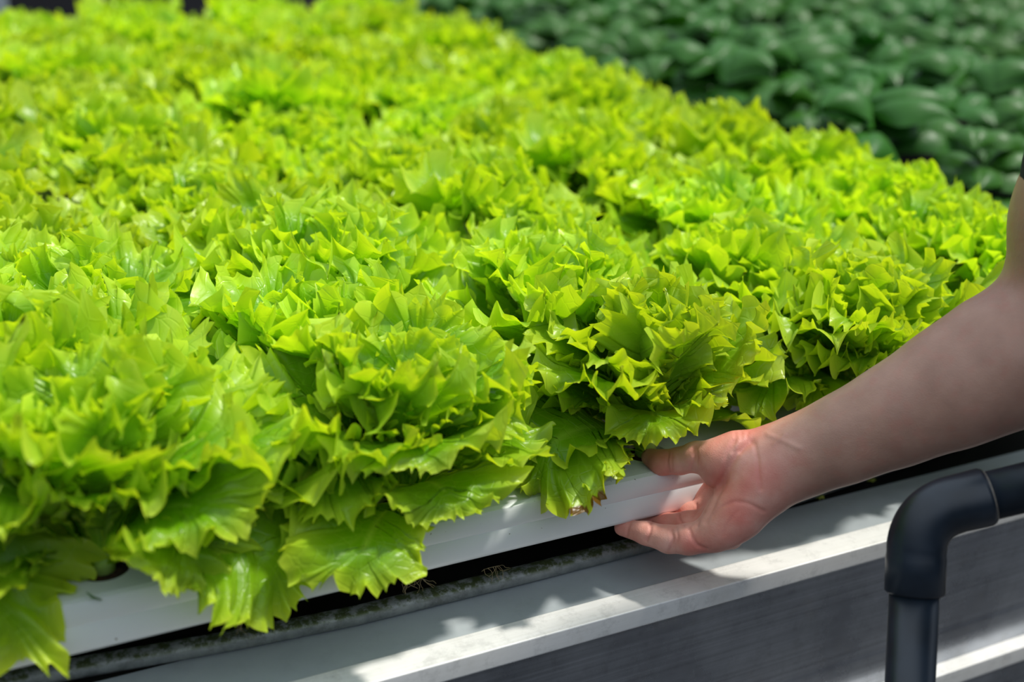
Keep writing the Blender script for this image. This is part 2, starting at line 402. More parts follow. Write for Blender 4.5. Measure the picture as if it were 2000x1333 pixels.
def make_leaf(rng, L, width, e0, e1, ruf, teeth, cup, nt=240, nr=14, pw=1.4, twist=0.):
    """one frilly leaf; returns V, F, uv, plan. base at origin, growing along +X, up +Z"""
    # margin curve, both sides, with arc-length resampling
    h = spline(HALF, 60); h[:, 0] *= width
    full = np.concatenate([h * [1, 1], (h * [-1, 1])[::-1][1:]])
    seg = np.linalg.norm(np.diff(full, axis=0), axis=1); S = np.concatenate([[0], np.cumsum(seg)]); tot = S[-1]
    # tooth stations
    st = [0.]; 
    while st[-1] < 1: st.append(st[-1] + rng.uniform(.55, 1.5) / teeth)
    st = np.array(st) / st[-1]
    t = np.linspace(0, 1, nt)
    kk = np.searchsorted(st, t, side='right') - 1; kk = np.clip(kk, 0, len(st) - 2)
    fr = (t - st[kk]) / (st[kk + 1] - st[kk])
    # snap the samples nearest to a station onto it so tips stay sharp
    for s_ in st[1:-1]:
        j = int(np.argmin(abs(t - s_))); t[j] = s_
    kk = np.clip(np.searchsorted(st, t, side='right') - 1, 0, len(st) - 2); fr = np.clip((t - st[kk]) / (st[kk + 1] - st[kk]), 0, 1)
    bay = 1 - np.sin(PI * fr) ** .75
    amp = rng.uniform(.35, 1.25, len(st)); ta = amp[kk] * (1 - fr) + amp[np.clip(kk + 1, 0, len(st) - 1)] * fr
    q = t * tot; B = np.stack([np.interp(q, S, full[:, 0]), np.interp(q, S, full[:, 1])], 1)
    T = np.gradient(B, axis=0); T /= np.linalg.norm(T, axis=1)[:, None] + 1e-9; N = np.stack([T[:, 1], -T[:, 0]], 1)
    blade = np.clip((B[:, 1] - .22) / .3, 0, 1)[:, None]
    lob = sum(rng.uniform(.01, .035) * np.sin(2 * PI * (f * t + rng.uniform())) for f in (3, 5, 7))
    B = B + N * blade * (ta * bay * .050 * ruf ** .3 + lob)[:, None]
    Mx = np.zeros(nt); My = np.clip((B[:, 1] - .10) * .80, 0.0, .74); My[0] = 0; My[-1] = 0
    rho = np.linspace(0, 1, nr) ** .8
    P = np.zeros((nr, nt, 2)); bl = np.clip((B[:, 1] - .34) / .36, 0, 1) ** .8
    for i, r in enumerate(rho):
        P[i, :, 0] = Mx * (1 - r) + B[:, 0] * r; P[i, :, 1] = My * (1 - r) + B[:, 1] * r
    R_ = rho[:, None]
    # ruffles: amplitude grows to the margin, wavelength shortens
    def wav(f, jit=.8):
        ph = 2 * PI * (f * t + rng.uniform() + jit * .5 * np.sin(2 * PI * (t * rng.uniform(1, 3) + rng.uniform())))
        return ph
    am = lambda: .65 + .5 * np.sin(2 * PI * (t * rng.uniform(2, 4) + rng.uniform()))
    p1, p2, p3 = wav(rng.uniform(5, 8)), wav(rng.uniform(14, 19)), wav(rng.uniform(30, 38))
    a1, a2, a3 = am(), am(), am()
    z = ruf * bl * (.072 * a1 * R_ ** 2.4 * np.sin(p1) + 0.078 * a2 * R_ ** 4 * np.sin(p2) + .026 * a3 * R_ ** 6 * np.sin(p3))
    z = z + ruf * bl * R_ ** 7 * (bay * ta * .020 * np.where(np.sin(p1 + 1) > -.5, 1, -1)) + .020 * bl * R_ ** 6 * ruf
    tang = ruf * bl * (.016 * a1 * R_ ** 3 * np.sin(2 * p1) + .014 * a2 * R_ ** 6 * np.sin(2 * p2))
    P[:, :, 0] += tang * T[:, 0]; P[:, :, 1] += tang * T[:, 1]
    pull = -ruf * bl * R_ ** 4 * (.030 * abs(a1) * np.sin(p1) ** 2 + .03 * abs(a2) * np.sin(p2) ** 2)
    P[:, :, 0] += pull * N[:, 0]; P[:, :, 1] += pull * N[:, 1]
    # blistered blade between the veins
    X, Y = P[:, :, 0], P[:, :, 1]
    for _ in range(5):
        fx, fy, ph = rng.uniform(-38, 38), rng.uniform(-38, 38), rng.uniform(0, 6.28)
        z = z + .0062 * bl * np.sin(fx * X + fy * Y + ph) * (.3 + R_)
    z = z + cup * X ** 2 * 1.2
    z = z - .016 * np.exp(-(X / .03) ** 2) * (1 - np.clip(Y, 0, 1))       # midrib keel
    # lay on the bent spine
    s, r, zz, el = bend(e0, e1, L, 60, pw)
    yy = np.clip(Y, 0, 1.25); ex = np.clip(yy - 1, 0, 1)
    sr = np.interp(yy, s, r) + ex * L * math.cos(e1); sz = np.interp(yy, s, zz) + ex * L * math.sin(e1); se = np.interp(yy, s, el)
    tw = twist * yy
    lat = X * L * np.cos(tw) - z * L * np.sin(tw); nn = z * L * np.cos(tw) + X * L * np.sin(tw)
    V = np.stack([sr - np.sin(se) * nn, lat, sz + np.cos(se) * nn], -1).reshape(-1, 3)
    uv = np.stack([np.broadcast_to(t, (nr, nt)), np.broadcast_to(rho[:, None], (nr, nt))], -1).reshape(-1, 2)
    pl = np.stack([P[:, :, 0] * L / .12, P[:, :, 1] * L / .12], -1).reshape(-1, 2) * .12 + rng.uniform(0, 3, 2)
    return V, grid_faces(nr, nt), uv, pl

def rotz(V, a):
    c, s = math.cos(a), math.sin(a); return V @ np.array([[c, s, 0], [-s, c, 0], [0, 0, 1]])

def foliage(seed, hero=(), n=15, res=1., scale=1., skip=None, low=0):
    """joins the leaves of one lettuce; hero = explicit leaves (azimuth, L, width, e0, e1, ruf, base z)"""
    rng = np.random.default_rng(seed); Vs, Fs, U, P = [], [], [], []; off = 0
    def add(lf, az, base, roll=0.):
        nonlocal off
        V, Fc, uv, pl = lf
        V = rotz(V, az) + base
        Vs.append(V); Fs.append(Fc + off); U.append(uv); P.append(pl); off += len(V)
    nt, nr = int(270 * res), int(13 * res ** .5)
    for (az, L, wd, e0, e1, ruf, *rest) in hero:
        tw = rest[0] if rest else 0.
        add(make_leaf(rng, L, wd, e0, e1, ruf, 44, .25, int(nt * 1.7), nr + 6, twist=tw, pw=rest[1] if len(rest) > 1 else 1.4), az, np.array([math.cos(az) * .006, math.sin(az) * .006, .004]))
    ga = rng.uniform(0, 6.28)
    for i in range(low):
        az = ga + 1 + i * 6.2832 / low + rng.uniform(-.3, .3)
        if skip and skip(math.atan2(math.sin(az), math.cos(az)), 0): continue
        add(make_leaf(rng, rng.uniform(.10, .125), rng.uniform(.7, .9), D(rng.uniform(36, 52)), D(rng.uniform(-60, -30)), 1.1, 34, .3, nt, nr), az, np.array([0, 0, .002]))
    for i in range(n):
        f = i / (n - 1)                       # 0 outer .. 1 inner
        az = ga + i * 2.39996 + rng.uniform(-.25, .25)
        if skip and skip(math.atan2(math.sin(az), math.cos(az)), f): continue
        L = (.144 - .036 * f) * rng.uniform(.9, 1.1) * scale
        e0 = math.radians(62 + 24 * f + rng.uniform(-6, 6)); e1 = math.radians(-4 + 74 * f + rng.uniform(-26, 24))
        add(make_leaf(rng, L, rng.uniform(.58, .82), e0, e1, rng.uniform(.95, 1.35), rng.uniform(34, 44), rng.uniform(-.2, .8), nt, nr, twist=rng.uniform(-.35, .35)),
            az, np.array([math.cos(az) * .008 * (1 - f), math.sin(az) * .008 * (1 - f), .002 + .018 * f]))
    return np.concatenate(Vs), np.concatenate(Fs), np.concatenate(U), np.concatenate(P)

def lettuce(name_label, loc, V, Fc, uv, pl, group=None, full=True, col=None):
    if full:
        root = empty('lettuce', loc)
        mesh_obj('foliage', V, Fc, M_LET, root, uv, pl, col)
        tube('stem', [(0, 0, -.006), (0, 0, .012), (.001, 0, .035)], [.008, .0085, .004], M_STEM, root, 14)
        tube('peat_plug', [(0, 0, -.030), (0, 0, -.004), (0, 0, -.0022)], [.0155, .0160, .010], M_PLUG, root, 24)
    else:
        root = mesh_obj('lettuce', V, Fc, M_LET, None, uv, pl); root.location = loc
    tag(root, name_label, 'lettuce', group)
    return root

rnd = random.Random(11)
lib_full = [foliage(100 + i, n=21, res=1.0, low=6) for i in range(6)]
lib_far = [foliage(200 + i, n=20, res=.55) for i in range(5)]
protos = {}
def copy_tree(o):
    c = o.copy(); COL.objects.link(c)
    for ch in o.children:
        d = ch.copy(); COL.objects.link(d); d.parent = c
    return c

# front row: every plant has its own leaves, the outer ones placed as they hang in the photo
ORD = ['first', 'second', 'third', 'fourth', 'fifth', 'sixth', 'seventh', 'eighth']
front = {
    -1: ('frilly lime green lettuce on the front channel at the left edge, its leaf hanging low', [
        (D(-17), .192, .66, D(43), D(-82), 1.2, .7), (D(20), .18, .6, D(30), D(-29), 1.2), (D(17), .19, .6, D(48), D(-60), 1.2), (D(-25), .15, .6, D(72), D(-30), 1.3)]),
    0: ('frilly lime green lettuce in the open front hole with brown peat showing', [
        (D(-50), .100, .95, D(66), D(-82), .9), (D(-25), .134, .95, D(32), D(-74), 1.1, .75), (D(5), .15, .8, D(36), D(-22), 1.2), (D(-50), .12, .8, D(70), D(-35), 1.2, .4), (D(-172), .078, .6, D(48), D(-30), .9),
        (D(-108), .105, .62, D(85), D(5), 1.3), (D(47), .105, .9, D(58), D(-70), 1.2), (D(31), .132, .9, D(55), D(-60), 1.2), (D(105), .12, .9, D(80), D(-40), 1.3),
        (D(-60), .105, .75, D(86), D(0), 1.3), (D(-8), .150, .7, D(66), D(-14), 1.3), (D(-165), .14, .7, D(70), D(-10), 1.3), (D(-20), .10, .8, D(60), D(-40), 1.2)]),
    1: ('frilly lime green lettuce with wide leaves hanging over the middle of the front channel', [
        (D(-130), .116, .85, D(25), D(-48), 1.15, -.35), (D(172), .145, .8, D(36), D(-22), 1.2), (D(-160), .115, .8, D(62), D(-40), 1.25, -.4), (D(-84), .088, 1.05, D(62), D(-50), .9), (D(-112), .118, 1.15, D(87), D(-26), 1.2),
        (D(146), .10, .9, D(50), D(-55), 1.2), (D(98), .115, .8, D(60), D(-60), 1.2), (D(42), .15, .8, D(68), D(-50), 1.2), (D(172), .13, .8, D(55), D(-35), 1.2),
        (D(-60), .10, .75, D(80), D(0), 1.2), (D(180), .15, .75, D(70), D(-14), 1.3), (D(-150), .125, .8, D(78), D(-18), 1.3), (D(-20), .11, .8, D(60), D(-30), 1.2)]),
    2: ('frilly lime green lettuce beside the thumb with one large brown-tipped leaf drooping', [
        (D(-168), .146, .84, D(46), D(-58), 1.15, -.45), (D(-152), .112, .38, D(26), D(-30), 1.0), (D(-122), .095, .8, D(85), D(-45), 1.2), (D(-165), .13, .8, D(78), D(-12), 1.2),
        (D(111), .11, .9, D(52), D(-60), 1.2), (D(74), .14, .9, D(55), D(-60), 1.2), (D(150), .12, .8, D(62), D(-30), 1.2), (D(-60), .085, .8, D(88), D(-15), 1.2), (D(10), .12, .8, D(66), D(-30), 1.2)]),
    3: ('frilly lime green lettuce just above the wrist on the front channel', [
        (D(-178), .135, .65, D(48), D(-34), 1.1), (D(148), .129, .8, D(52), D(-65), 1.2), (D(-165), .095, .8, D(72), D(-70), 1.2), (D(-127), .115, .9, D(86), D(-25), 1.3), 
        (D(-150), .105, .8, D(80), D(-15), 1.3), (D(-165), .125, .8, D(84), D(15), 1.3), (D(-100), .10, .8, D(84), D(0), 1.3), (D(120), .12, .9, D(60), D(-50), 1.2), (D(30), .12, .9, D(60), D(-50), 1.2)]),
    4: ('frilly lime green lettuce behind the forearm at the right end of the front channel', []),
}
for k, (lab, hero) in front.items():
    fol = foliage(20 + k, hero, n=21, res=1.1, low=7, skip=(lambda a, f, k=k: f < .36 and -D(165) < a < -D(15)) if hero else None)
    A = fol[0]; fy = A[:, 1] < -.068; A[fy, 1] = -.068 + (A[fy, 1] + .068) * .45
    y_, z_ = A[:, 1].copy(), A[:, 2].copy(); bad = (z_ < .002) & (y_ > -.0385) & (np.hypot(A[:, 0], y_) > .02)
    deep = bad & (z_ < -.010) & (y_ < -.012); A[deep, 1] = -.0385 - .1 * (y_[deep] + .0385); A[bad & ~deep, 2] = .002 + .05 * (z_[bad & ~deep] + .03)
    col = None
    if k == 2:                                # two scorched spots on the margin of the big hanging leaf
        W = fol[0] + [hx(k, 0), .772, 0]; q = (RW.T @ (W - CAMP).T); qx, qy = CX - F * q[0] / q[2], CY + F * q[1] / q[2]
        near = (np.hypot((qx - 1130) / 20, (qy - 1000) / 14) < 1) | (np.hypot((qx - 1172) / 18, (qy - 980) / 20) < 1)
        col = np.zeros((len(W), 4)); col[:, 3] = 1; nl = int(132 * 0) ; col[:, 0] = near * (fol[2][:, 1] > .86) * .9
    lettuce(lab, (hx(k, 0), .772, 0), *fol, col=col)
ROWN = ['second', 'third', 'fourth', 'fifth']
for r in range(1, ROWS):
    cnt = 0
    for k in range(-4, 5):
        x, y = hx(k, r), .772 + PITCH * r
        px, py, d = proj((x, y, .10))
        if px < -190 or px > 2350 or x > 1.02 or (r == 13 and x < .50) or x < XL + .05: continue
        loc = (x + rnd.uniform(-.004, .004), y + rnd.uniform(-.003, .003), 0); rz = rnd.uniform(0, 6.28); sc = rnd.uniform(.93, 1.06)
        cnt += 1
        if r <= 4:
            i = rnd.randrange(6)
            if ('f', i) not in protos:
                root = lettuce('x', loc, *lib_full[i]); protos[('f', i)] = root
            else: root = copy_tree(protos[('f', i)])
            lab = f'frilly lime green lettuce in the {ROWN[r-1]} channel from the front, {ORD[cnt-1]} plant from the left'
            grp = f'lettuces in the {ROWN[r-1]} channel'
        else:
            i = rnd.randrange(5)
            if ('n', i) not in protos:
                root = lettuce('x', loc, *lib_far[i], full=False); protos[('n', i)] = root
            else: root = protos[('n', i)].copy(); COL.objects.link(root)
            if r <= 8: lab, grp = f'softly blurred lime lettuce in the {NTH[r]} row from the front, {ORD[cnt-1]} from the left', 'lettuces in the middle rows'
            else: lab, grp = 'strongly blurred lime green lettuce in the rear rows of the bed', 'lettuces in the rear rows'
        root.location = loc; root.rotation_euler = (0, 0, rz); root.scale = (sc, sc, sc * rnd.uniform(.95, 1.08))
        tag(root, lab, 'lettuce', grp)

# ------------------------------------------------------------------ basil bed
def basil_leaf(rng, L, wd, e0, e1, cup):
    nr, nt = 9, 13; v = np.linspace(0, 1, nr); u = np.linspace(-1, 1, nt)
    W = np.sin(PI * np.clip(v, 0, 1) ** .85) ** .62 * .5 * wd; W[0] = .02; W[-1] = .0
    U, Vv = np.meshgrid(u, v); X = U * W[:, None]; Y = Vv
    z = -cup * (np.abs(U) ** 2.2) * W[:, None] * .75 - .10 * (1 - np.abs(U) ** .5) * W[:, None] * 2
    z = z + .010 * np.sin(Y * 24 + 6 * np.abs(U)) * (1 - np.abs(U)) * np.sin(PI * Vv)
    s, r, zz, el = bend(e0, e1, L, 40, 1.1)
    sr = np.interp(Y, s, r); sz = np.interp(Y, s, zz); se = np.interp(Y, s, el)
    V = np.stack([sr - np.sin(se) * z * L, X * L, sz + np.cos(se) * z * L], -1).reshape(-1, 3)
    uv = np.stack([(Y * .48 * np.sign(U + 1e-6)) % 1, np.abs(U)], -1).reshape(-1, 2)
    pl = np.stack([X, Y], -1).reshape(-1, 2) * L + rng.uniform(0, 3, 2)
    return V, grid_faces(nr, nt), uv, pl
def basil(seed):
    rng = np.random.default_rng(seed); Vs, Fs, U, P = [], [], [], []; off = 0
    for st in range(2):
        a0 = st * 2.09 + rng.uniform(-.3, .3); rr = .0 if st == 0 else rng.uniform(.018, .042); hh = rng.uniform(.10, .15)
        c = np.array([math.cos(a0) * rr, math.sin(a0) * rr, 0])
        for tier in range(2):
            zb = hh * (1, .72, .45)[tier]; Lb = (.100, .130, .092)[tier] * rng.uniform(.85, 1.2)
            for q in range(2 if tier else 3):
                az = a0 + tier * PI / 2 + q * (PI if tier else 2.1) + rng.uniform(-.35, .35)
                V, Fc, uv, pl = basil_leaf(rng, Lb, rng.uniform(.56, .70), D(rng.uniform(35, 80) if tier == 0 else rng.uniform(20, 60)), D(rng.uniform(-85, -35)), rng.uniform(.8, 1.5))
                V = rotz(V, az) + c + [0, 0, zb]
                Vs.append(V); Fs.append(Fc + off); U.append(uv); P.append(pl); off += len(V)
    return np.concatenate(Vs), np.concatenate(Fs), np.concatenate(U), np.concatenate(P)
bbase = box('basil_bench', (1.22, .55, -.10), (4.2, 3.6, -.03), M_GAP_SHADE); tag(bbase, 'bench under the dark green broad-leaved plants, near-black for the shade between them', 'bench')  # coloured black as the shade between the plants
blib = [basil(300 + i) for i in range(6)]; bprot = {}
rr = random.Random(5)
nb = 0
for j in range(24):
    for i in range(24):
        x = 1.295 + .17 * i + rr.uniform(-.014, .014); y = .80 + .175 * j + rr.uniform(-.014, .014) + (.06 if i % 2 else 0)
        px, py, d = proj((x, y, .12)); q = rr.randrange(6); rz = rr.uniform(0, 6.28); sc = rr.uniform(.95, 1.12)
        if not (600 < px < 2100 and -90 < py < 430) or x > 4.1 or y > 3.5: continue
        loc = (x, y, -.03)
        if q not in bprot:
            o = mesh_obj('basil_plant', blib[q][0], blib[q][1], M_BAS, None, blib[q][2], blib[q][3]); bprot[q] = o
        else: o = bprot[q].copy(); COL.objects.link(o)
        o.location = loc; o.rotation_euler = (0, 0, rz); o.scale = (sc, sc, sc)
        if d < 1.95: tag(o, 'dark green plant with glossy cupped leaves close beside the lettuce bed', 'leafy plant', 'nearer dark green plants')
        else: tag(o, 'dark green plant with rounded leaves blurred at the back of its bed', 'leafy plant', 'farther dark green plants')
        nb += 1
near = sorted([o for o in COL.objects if o.get('group') == 'nearer dark green plants'], key=lambda o: -proj(o.location)[0])
for i, o in enumerate(near[:8]): o['label'] = f'dark green plant with cupped leaves beside the lettuces, {ORD[i]} from the right edge'

post = box('support_post', tuple(at(-30, 40, 3.1) + [0, 0, -.8]), tuple(at(-30, 40, 3.1) + [.055, .05, .40]), M_POST, None, .004)
tag(post, 'pale grey upright post blurred in the far upper left corner', 'post')

# roots dangling below the front channel, scraps of leaf on the trough
def wisps(name, px, py, y, seed, n, label):
    c = Vector(ony(px, py, y)); r_ = random.Random(seed); bmV, bmF = [], []
    for i in range(n):
        p = c + Vector((r_.uniform(-.008, .008), 0, 0)); d = Vector((r_.uniform(-1, 1), r_.uniform(-.3, .3), r_.uniform(-1, -.1))).normalized(); k0 = len(bmV)
        for j in range(9):
            for q in range(3):
                a = q * 2.094; bmV.append(p + Vector((math.cos(a), 0, math.sin(a))) * .00022)
            p = p + d * .0016; d = (d + Vector((r_.uniform(-.6, .6), r_.uniform(-.2, .2), r_.uniform(-.6, .5)))).normalized()
        bmF += [tuple(int(v) for v in f) for f in grid_faces(9, 3, True, k0)]
    return tag(mesh_obj(name, bmV, bmF, M_ROOT), label, 'roots')
wisps('root_tuft', 486, 1206, .745, 1, 16, 'fine pale root threads dangling in the black gap, left of centre')
wisps('root_tuft', 806, 1134, .745, 2, 14, 'fine pale root threads dangling in the black gap below the middle leaves')
wisps('root_tuft', 955, 1110, .745, 3, 9, 'faint root threads in the black gap nearest the fingers')
def scrap(px, py, z, sz, seed, label, mat):
    r_ = random.Random(seed); c = Vector(onz(px, py, z)); n = 14; V = []; 
    for ring, hh in ((1., .0002), (.55, .0016), (.0, .0022)):
        for i in range(n):
            a = 2 * PI * i / n; r = sz * ring * (r_.uniform(.45, 1.15) if ring == 1 else r_.uniform(.8, 1.1))
            V.append(c + Vector((math.cos(a) * r * 1.3, math.sin(a) * r * .7, hh + r_.uniform(0, .0012))))
    return tag(mesh_obj('leaf_scrap', V, [tuple(int(v) for v in f) for f in grid_faces(3, n, True)], mat), label, 'leaf scrap')
scrap(1603, 974, ZS + .0004, .0042, 1, 'crumpled green leaf scrap on the liner just below the wrist', M_DEBRIS)
scrap(1755, 914, ZS + .0004, .0050, 2, 'green leaf scrap on the liner under the middle of the forearm', M_DEBRIS)
scrap(1702, 940, ZS + .0004, .0040, 3, 'small dull green leaf scrap between two others below the forearm', M_DEBRIS)
scrap(1922, 860, ZS + .0004, .0030, 4, 'tiny leaf scrap at the right end of the liner', M_DEBRIS)
tw = Vector(ony(182, 1168, .7345))
tag(tube('twig', [tw + Vector((-.0035, 0, .0045)), tw, tw + Vector((.005, 0, -.003))], [.0005, .0009, .0004], M_BASSTEM, None, 8), 'tiny dark green stalk stuck to the front of the white channel', 'stalk')

# ------------------------------------------------------------------ pipe
pipe = empty('elbow_pipe', (0, 0, 0)); tag(pipe, 'dark navy plastic pipe with an elbow bend in front of the bench', 'pipe')
def P3(px, py, d): return Vector(at(px, py, d))
e_c = P3(1790, 1000, .90)                         # corner of the elbow
low = P3(1781, 1340, .90); up_v = (P3(1789, 1100, .90) - low).normalized()
rt = (P3(2000, 962, .893) - P3(1900, 986, .897)).normalized()
corner = P3(1792, 1003, .90)
rp_ = .0166; rs = .0200
tube('upright_pipe', [P3(1776, 1340, .90) - (corner - P3(1776,1340,.90)).normalized() * .75, corner - up_v * .03], rp_, M_PIPE, pipe, 40)
tube('side_pipe', [corner + rt * .03, corner + rt * .32], rp_ , M_PIPE, pipe, 40)
pts = []; rads = []
bend_r = .027
c0 = corner - up_v * bend_r; c1 = corner + rt * bend_r
seq = [(corner - up_v * .0545, rs - .0016), (corner - up_v * .0530, rs), (corner - up_v * .030, rs), (c0, rs - .0004)]
for i in range(1, 16):
    t = i / 16; p = c0 * (1 - t) ** 2 + corner * 2 * t * (1 - t) + c1 * t ** 2
    p = p * .72 + (c0 + (c1 - c0) * t) * 0 + p * .28
    seq.append((p, rs - .0002))
seq += [(c1, rs - .0004), (corner + rt * .045, rs), (corner + rt * .0475, rs - .001)]
eb = tube('elbow_fitting', [a for a, b in seq], [b for a, b in seq], M_PIPE, pipe, 48)
gl = tube('glue_ring', [corner + rt * .0468, corner + rt * .0488], rp_ + .0011, simple('glue', (.10, .09, .08), (.25, .22, .18), 200, .3), pipe, 40)

# ------------------------------------------------------------------ person (arm and hand)
# bodies are grown from tapered limbs blended smoothly into one skin (surface nets on a distance field)
def to_cam(P): return RW.T @ (np.array(P, float) - CAMP)
def L3(px, py, d): return np.array([(px - CX) * d / F, -(py - CY) * d / F, -d])
def surface_nets(D_, org, h):
    inside = D_ < 0; nx, ny, nz = D_.shape
    c = np.zeros((nx - 1, ny - 1, nz - 1), np.int8)
    for i in (0, 1):
        for j in (0, 1):
            for k in (0, 1): c += inside[i:nx - 1 + i, j:ny - 1 + j, k:nz - 1 + k]
    act = (c > 0) & (c < 8); idx = np.argwhere(act)
    acc = np.zeros((len(idx), 3)); cnt = np.zeros(len(idx))
    cor = [(i, j, k) for i in (0, 1) for j in (0, 1) for k in (0, 1)]
    val = {q: D_[idx[:, 0] + q[0], idx[:, 1] + q[1], idx[:, 2] + q[2]] for q in cor}
    for a in cor:
        for ax in range(3):
            if a[ax]: continue
            b = list(a); b[ax] = 1; b = tuple(b)
            va, vb = val[a], val[b]; m = (va < 0) != (vb < 0)
            t = va[m] / (va[m] - vb[m]); p = np.tile(np.array(a, float), (m.sum(), 1)); p[:, ax] += t
            acc[m] += p; cnt[m] += 1
    V = (idx + acc / cnt[:, None]) * h + org
    lut = -np.ones(act.shape, np.int64); lut[act] = np.arange(len(idx)); Q = []
    for ax in range(3):
        sl0 = [slice(None)] * 3; sl1 = [slice(None)] * 3; sl0[ax] = slice(0, -1); sl1[ax] = slice(1, None)
        a = inside[tuple(sl0)]; b = inside[tuple(sl1)]
        o1, o2 = (ax + 1) % 3, (ax + 2) % 3
        e_ = np.argwhere(a != b); e_ = e_[(e_[:, o1] > 0) & (e_[:, o2] > 0) & (e_[:, o1] < act.shape[o1]) & (e_[:, o2] < act.shape[o2])]
        f = a[e_[:, 0], e_[:, 1], e_[:, 2]]
        def g(d1, d2):
            q = e_.copy(); q[:, o1] -= d1; q[:, o2] -= d2; return lut[q[:, 0], q[:, 1], q[:, 2]]
        q = np.stack([g(1, 1), g(0, 1), g(0, 0), g(1, 0)], 1); q[~f] = q[~f][:, ::-1]
        Q.append(q)
    Q = np.concatenate(Q); Q = Q[(Q >= 0).all(1)]
    return V, Q

def sdf_grow(prims, creases, h, pad=.012, bumps=()):
    """prims: (a, b, ra, rb, k[, squash axis, factor]) in camera-frame metres"""
    pts = np.array([p[i] for p in prims for i in (0, 1)]); rm = max(max(p[2], p[3]) for p in prims)
    lo = np.min([np.minimum(p[0] - p[2], p[1] - p[3]) for p in prims], 0) - pad; hi = np.max([np.maximum(p[0] + p[2], p[1] + p[3]) for p in prims], 0) + pad
    n = np.ceil((hi - lo) / h).astype(int) + 1
    ax = [lo[i] + np.arange(n[i]) * h for i in range(3)]
    Dm = np.full(n, .05, np.float32)
    def window(a, b, r, m):
        l = np.minimum(a, b) - r - m; u = np.maximum(a, b) + r + m
        return tuple(slice(max(0, int((l[i] - lo[i]) / h)), min(n[i], int((u[i] - lo[i]) / h) + 2)) for i in range(3))
    def seg(a, b, w):
        X = ax[0][w[0]][:, None, None] - a[0]; Y = ax[1][w[1]][None, :, None] - a[1]; Z = ax[2][w[2]][None, None, :] - a[2]
        ab = b - a; L2 = max(float(ab @ ab), 1e-12)
        t = np.clip((X * ab[0] + Y * ab[1] + Z * ab[2]) / L2, 0, 1)
        return np.sqrt((X - t * ab[0]) ** 2 + (Y - t * ab[1]) ** 2 + (Z - t * ab[2]) ** 2), t
    for p in prims:
        a, b, ra, rb, k = p[:5]; w_ = window(a, b, max(ra, rb), .03)
        d, t = seg(a, b, w_); d = (d - (ra + (rb - ra) * t)).astype(np.float32); o = Dm[w_]
        hh = np.clip(.5 + .5 * (o - d) / k, 0, 1); Dm[w_] = o * (1 - hh) + d * hh - k * hh * (1 - hh)
    for pl, dep, wd in creases:
        for a, b in zip(pl[:-1], pl[1:]):
            w_ = window(a, b, wd * 3, .0); d, t = seg(a, b, w_)
            c = dep * np.exp(-(d / wd) ** 2); Dm[w_] = np.maximum(Dm[w_], Dm[w_] * 0 + Dm[w_] + c) if dep > 0 else Dm[w_] + c
    return surface_nets(Dm, lo, h)

def px_prims(rows):
    out = []
    for (a, b, ra, rb, k) in rows:
        A, B = L3(*a), L3(*b); out.append((A, B, ra * a[2] / F, rb * b[2] / F, k))
    return out
W_ = (1540, 900)
HAND = px_prims([
    # forearm
    ((2075, 655, .955), (1955, 708, .955), 128, 124, .02), ((1955, 708, .955), (1850, 762, .960), 124, 108, .02),
    ((1850, 762, .960), (1740, 816, .968), 106, 88, .02), ((1740, 816, .968), (1640, 861, .978), 88, 76, .02),
    ((1640, 861, .978), (1545, 899, .988), 75, 69, .02), ((1545, 899, .988), (1492, 920, .990), 68, 66, .02),
    # upper arm, rising to the sleeve
    ((2092, 640, .955), (2126, 430, .925), 126, 128, .03), ((2126, 430, .925), (2210, 120, .87), 128, 150, .03), ((2210, 120, .87), (2300, -250, .80), 150, 175, .03),
    # palm: heel of the hand and the metacarpals
    ((1492, 932, .985), (1440, 1000, .985), 64, 50, .012),
    ((1480, 955, .982), (1415, 1030, .985), 58, 42, .010),
    ((1440, 1000, .985), (1392, 1040, .990), 46, 36, .008),
    ((1490, 915, .998), (1398, 1018, 1.012), 52, 34, .010),
    ((1490, 900, 1.008), (1392, 998, 1.030), 48, 31, .010),
    ((1488, 890, 1.018), (1385, 975, 1.045), 44, 30, .010),
    ((1428, 1050, 1.012), (1405, 1048, 1.005), 24, 28, .006),
    # thumb: ball, proximal and end joint
    ((1490, 888, .992), (1438, 892, .990), 46, 46, .010),
    ((1438, 892, .990), (1404, 898, .992), 45, 38, .008),
    ((1425, 905, .990), (1396, 926, .996), 38, 27, .006),
    ((1404, 893, .992), (1360, 893, 1.003), 34, 29, .006),
    ((1360, 893, 1.003), (1328, 901, 1.012), 28, 25.5, .005),
    ((1328, 901, 1.012), (1292, 904, 1.020), 26, 24, .004),
    ((1292, 904, 1.020), (1270, 894, 1.026), 24, 18, .004),
    # little finger, closest to us
    ((1390, 1046, .992), (1345, 1054, .996), 33, 31, .004),
    ((1345, 1054, .996), (1306, 1054, 1.004), 29, 28, .003),
    ((1306, 1054, 1.004), (1262, 1042, 1.014), 26, 23.5, .003),
    ((1262, 1042, 1.014), (1216, 1031, 1.024), 22, 17, .003),
    # ring finger
    ((1390, 1022, 1.012), (1345, 1026, 1.018), 30, 27, .003),
    ((1345, 1026, 1.018), (1305, 1028, 1.030), 27, 25, .003),
    ((1305, 1028, 1.030), (1262, 1026, 1.045), 24, 20, .003),
    ((1262, 1026, 1.045), (1235, 1022, 1.056), 19, 16, .003),
    # middle finger
    ((1388, 1000, 1.030), (1352, 1007, 1.038), 27, 25, .003),
    ((1352, 1007, 1.038), (1318, 1014, 1.052), 25, 23, .003),
    ((1318, 1014, 1.052), (1285, 1014, 1.068), 22, 18, .003),
    # index finger
    ((1384, 978, 1.046), (1358, 990, 1.055), 25, 22, .003),
    ((1358, 990, 1.055), (1328, 1000, 1.070), 22, 20, .003),
    ((1328, 1000, 1.070), (1300, 1004, 1.084), 19, 16, .003),
])
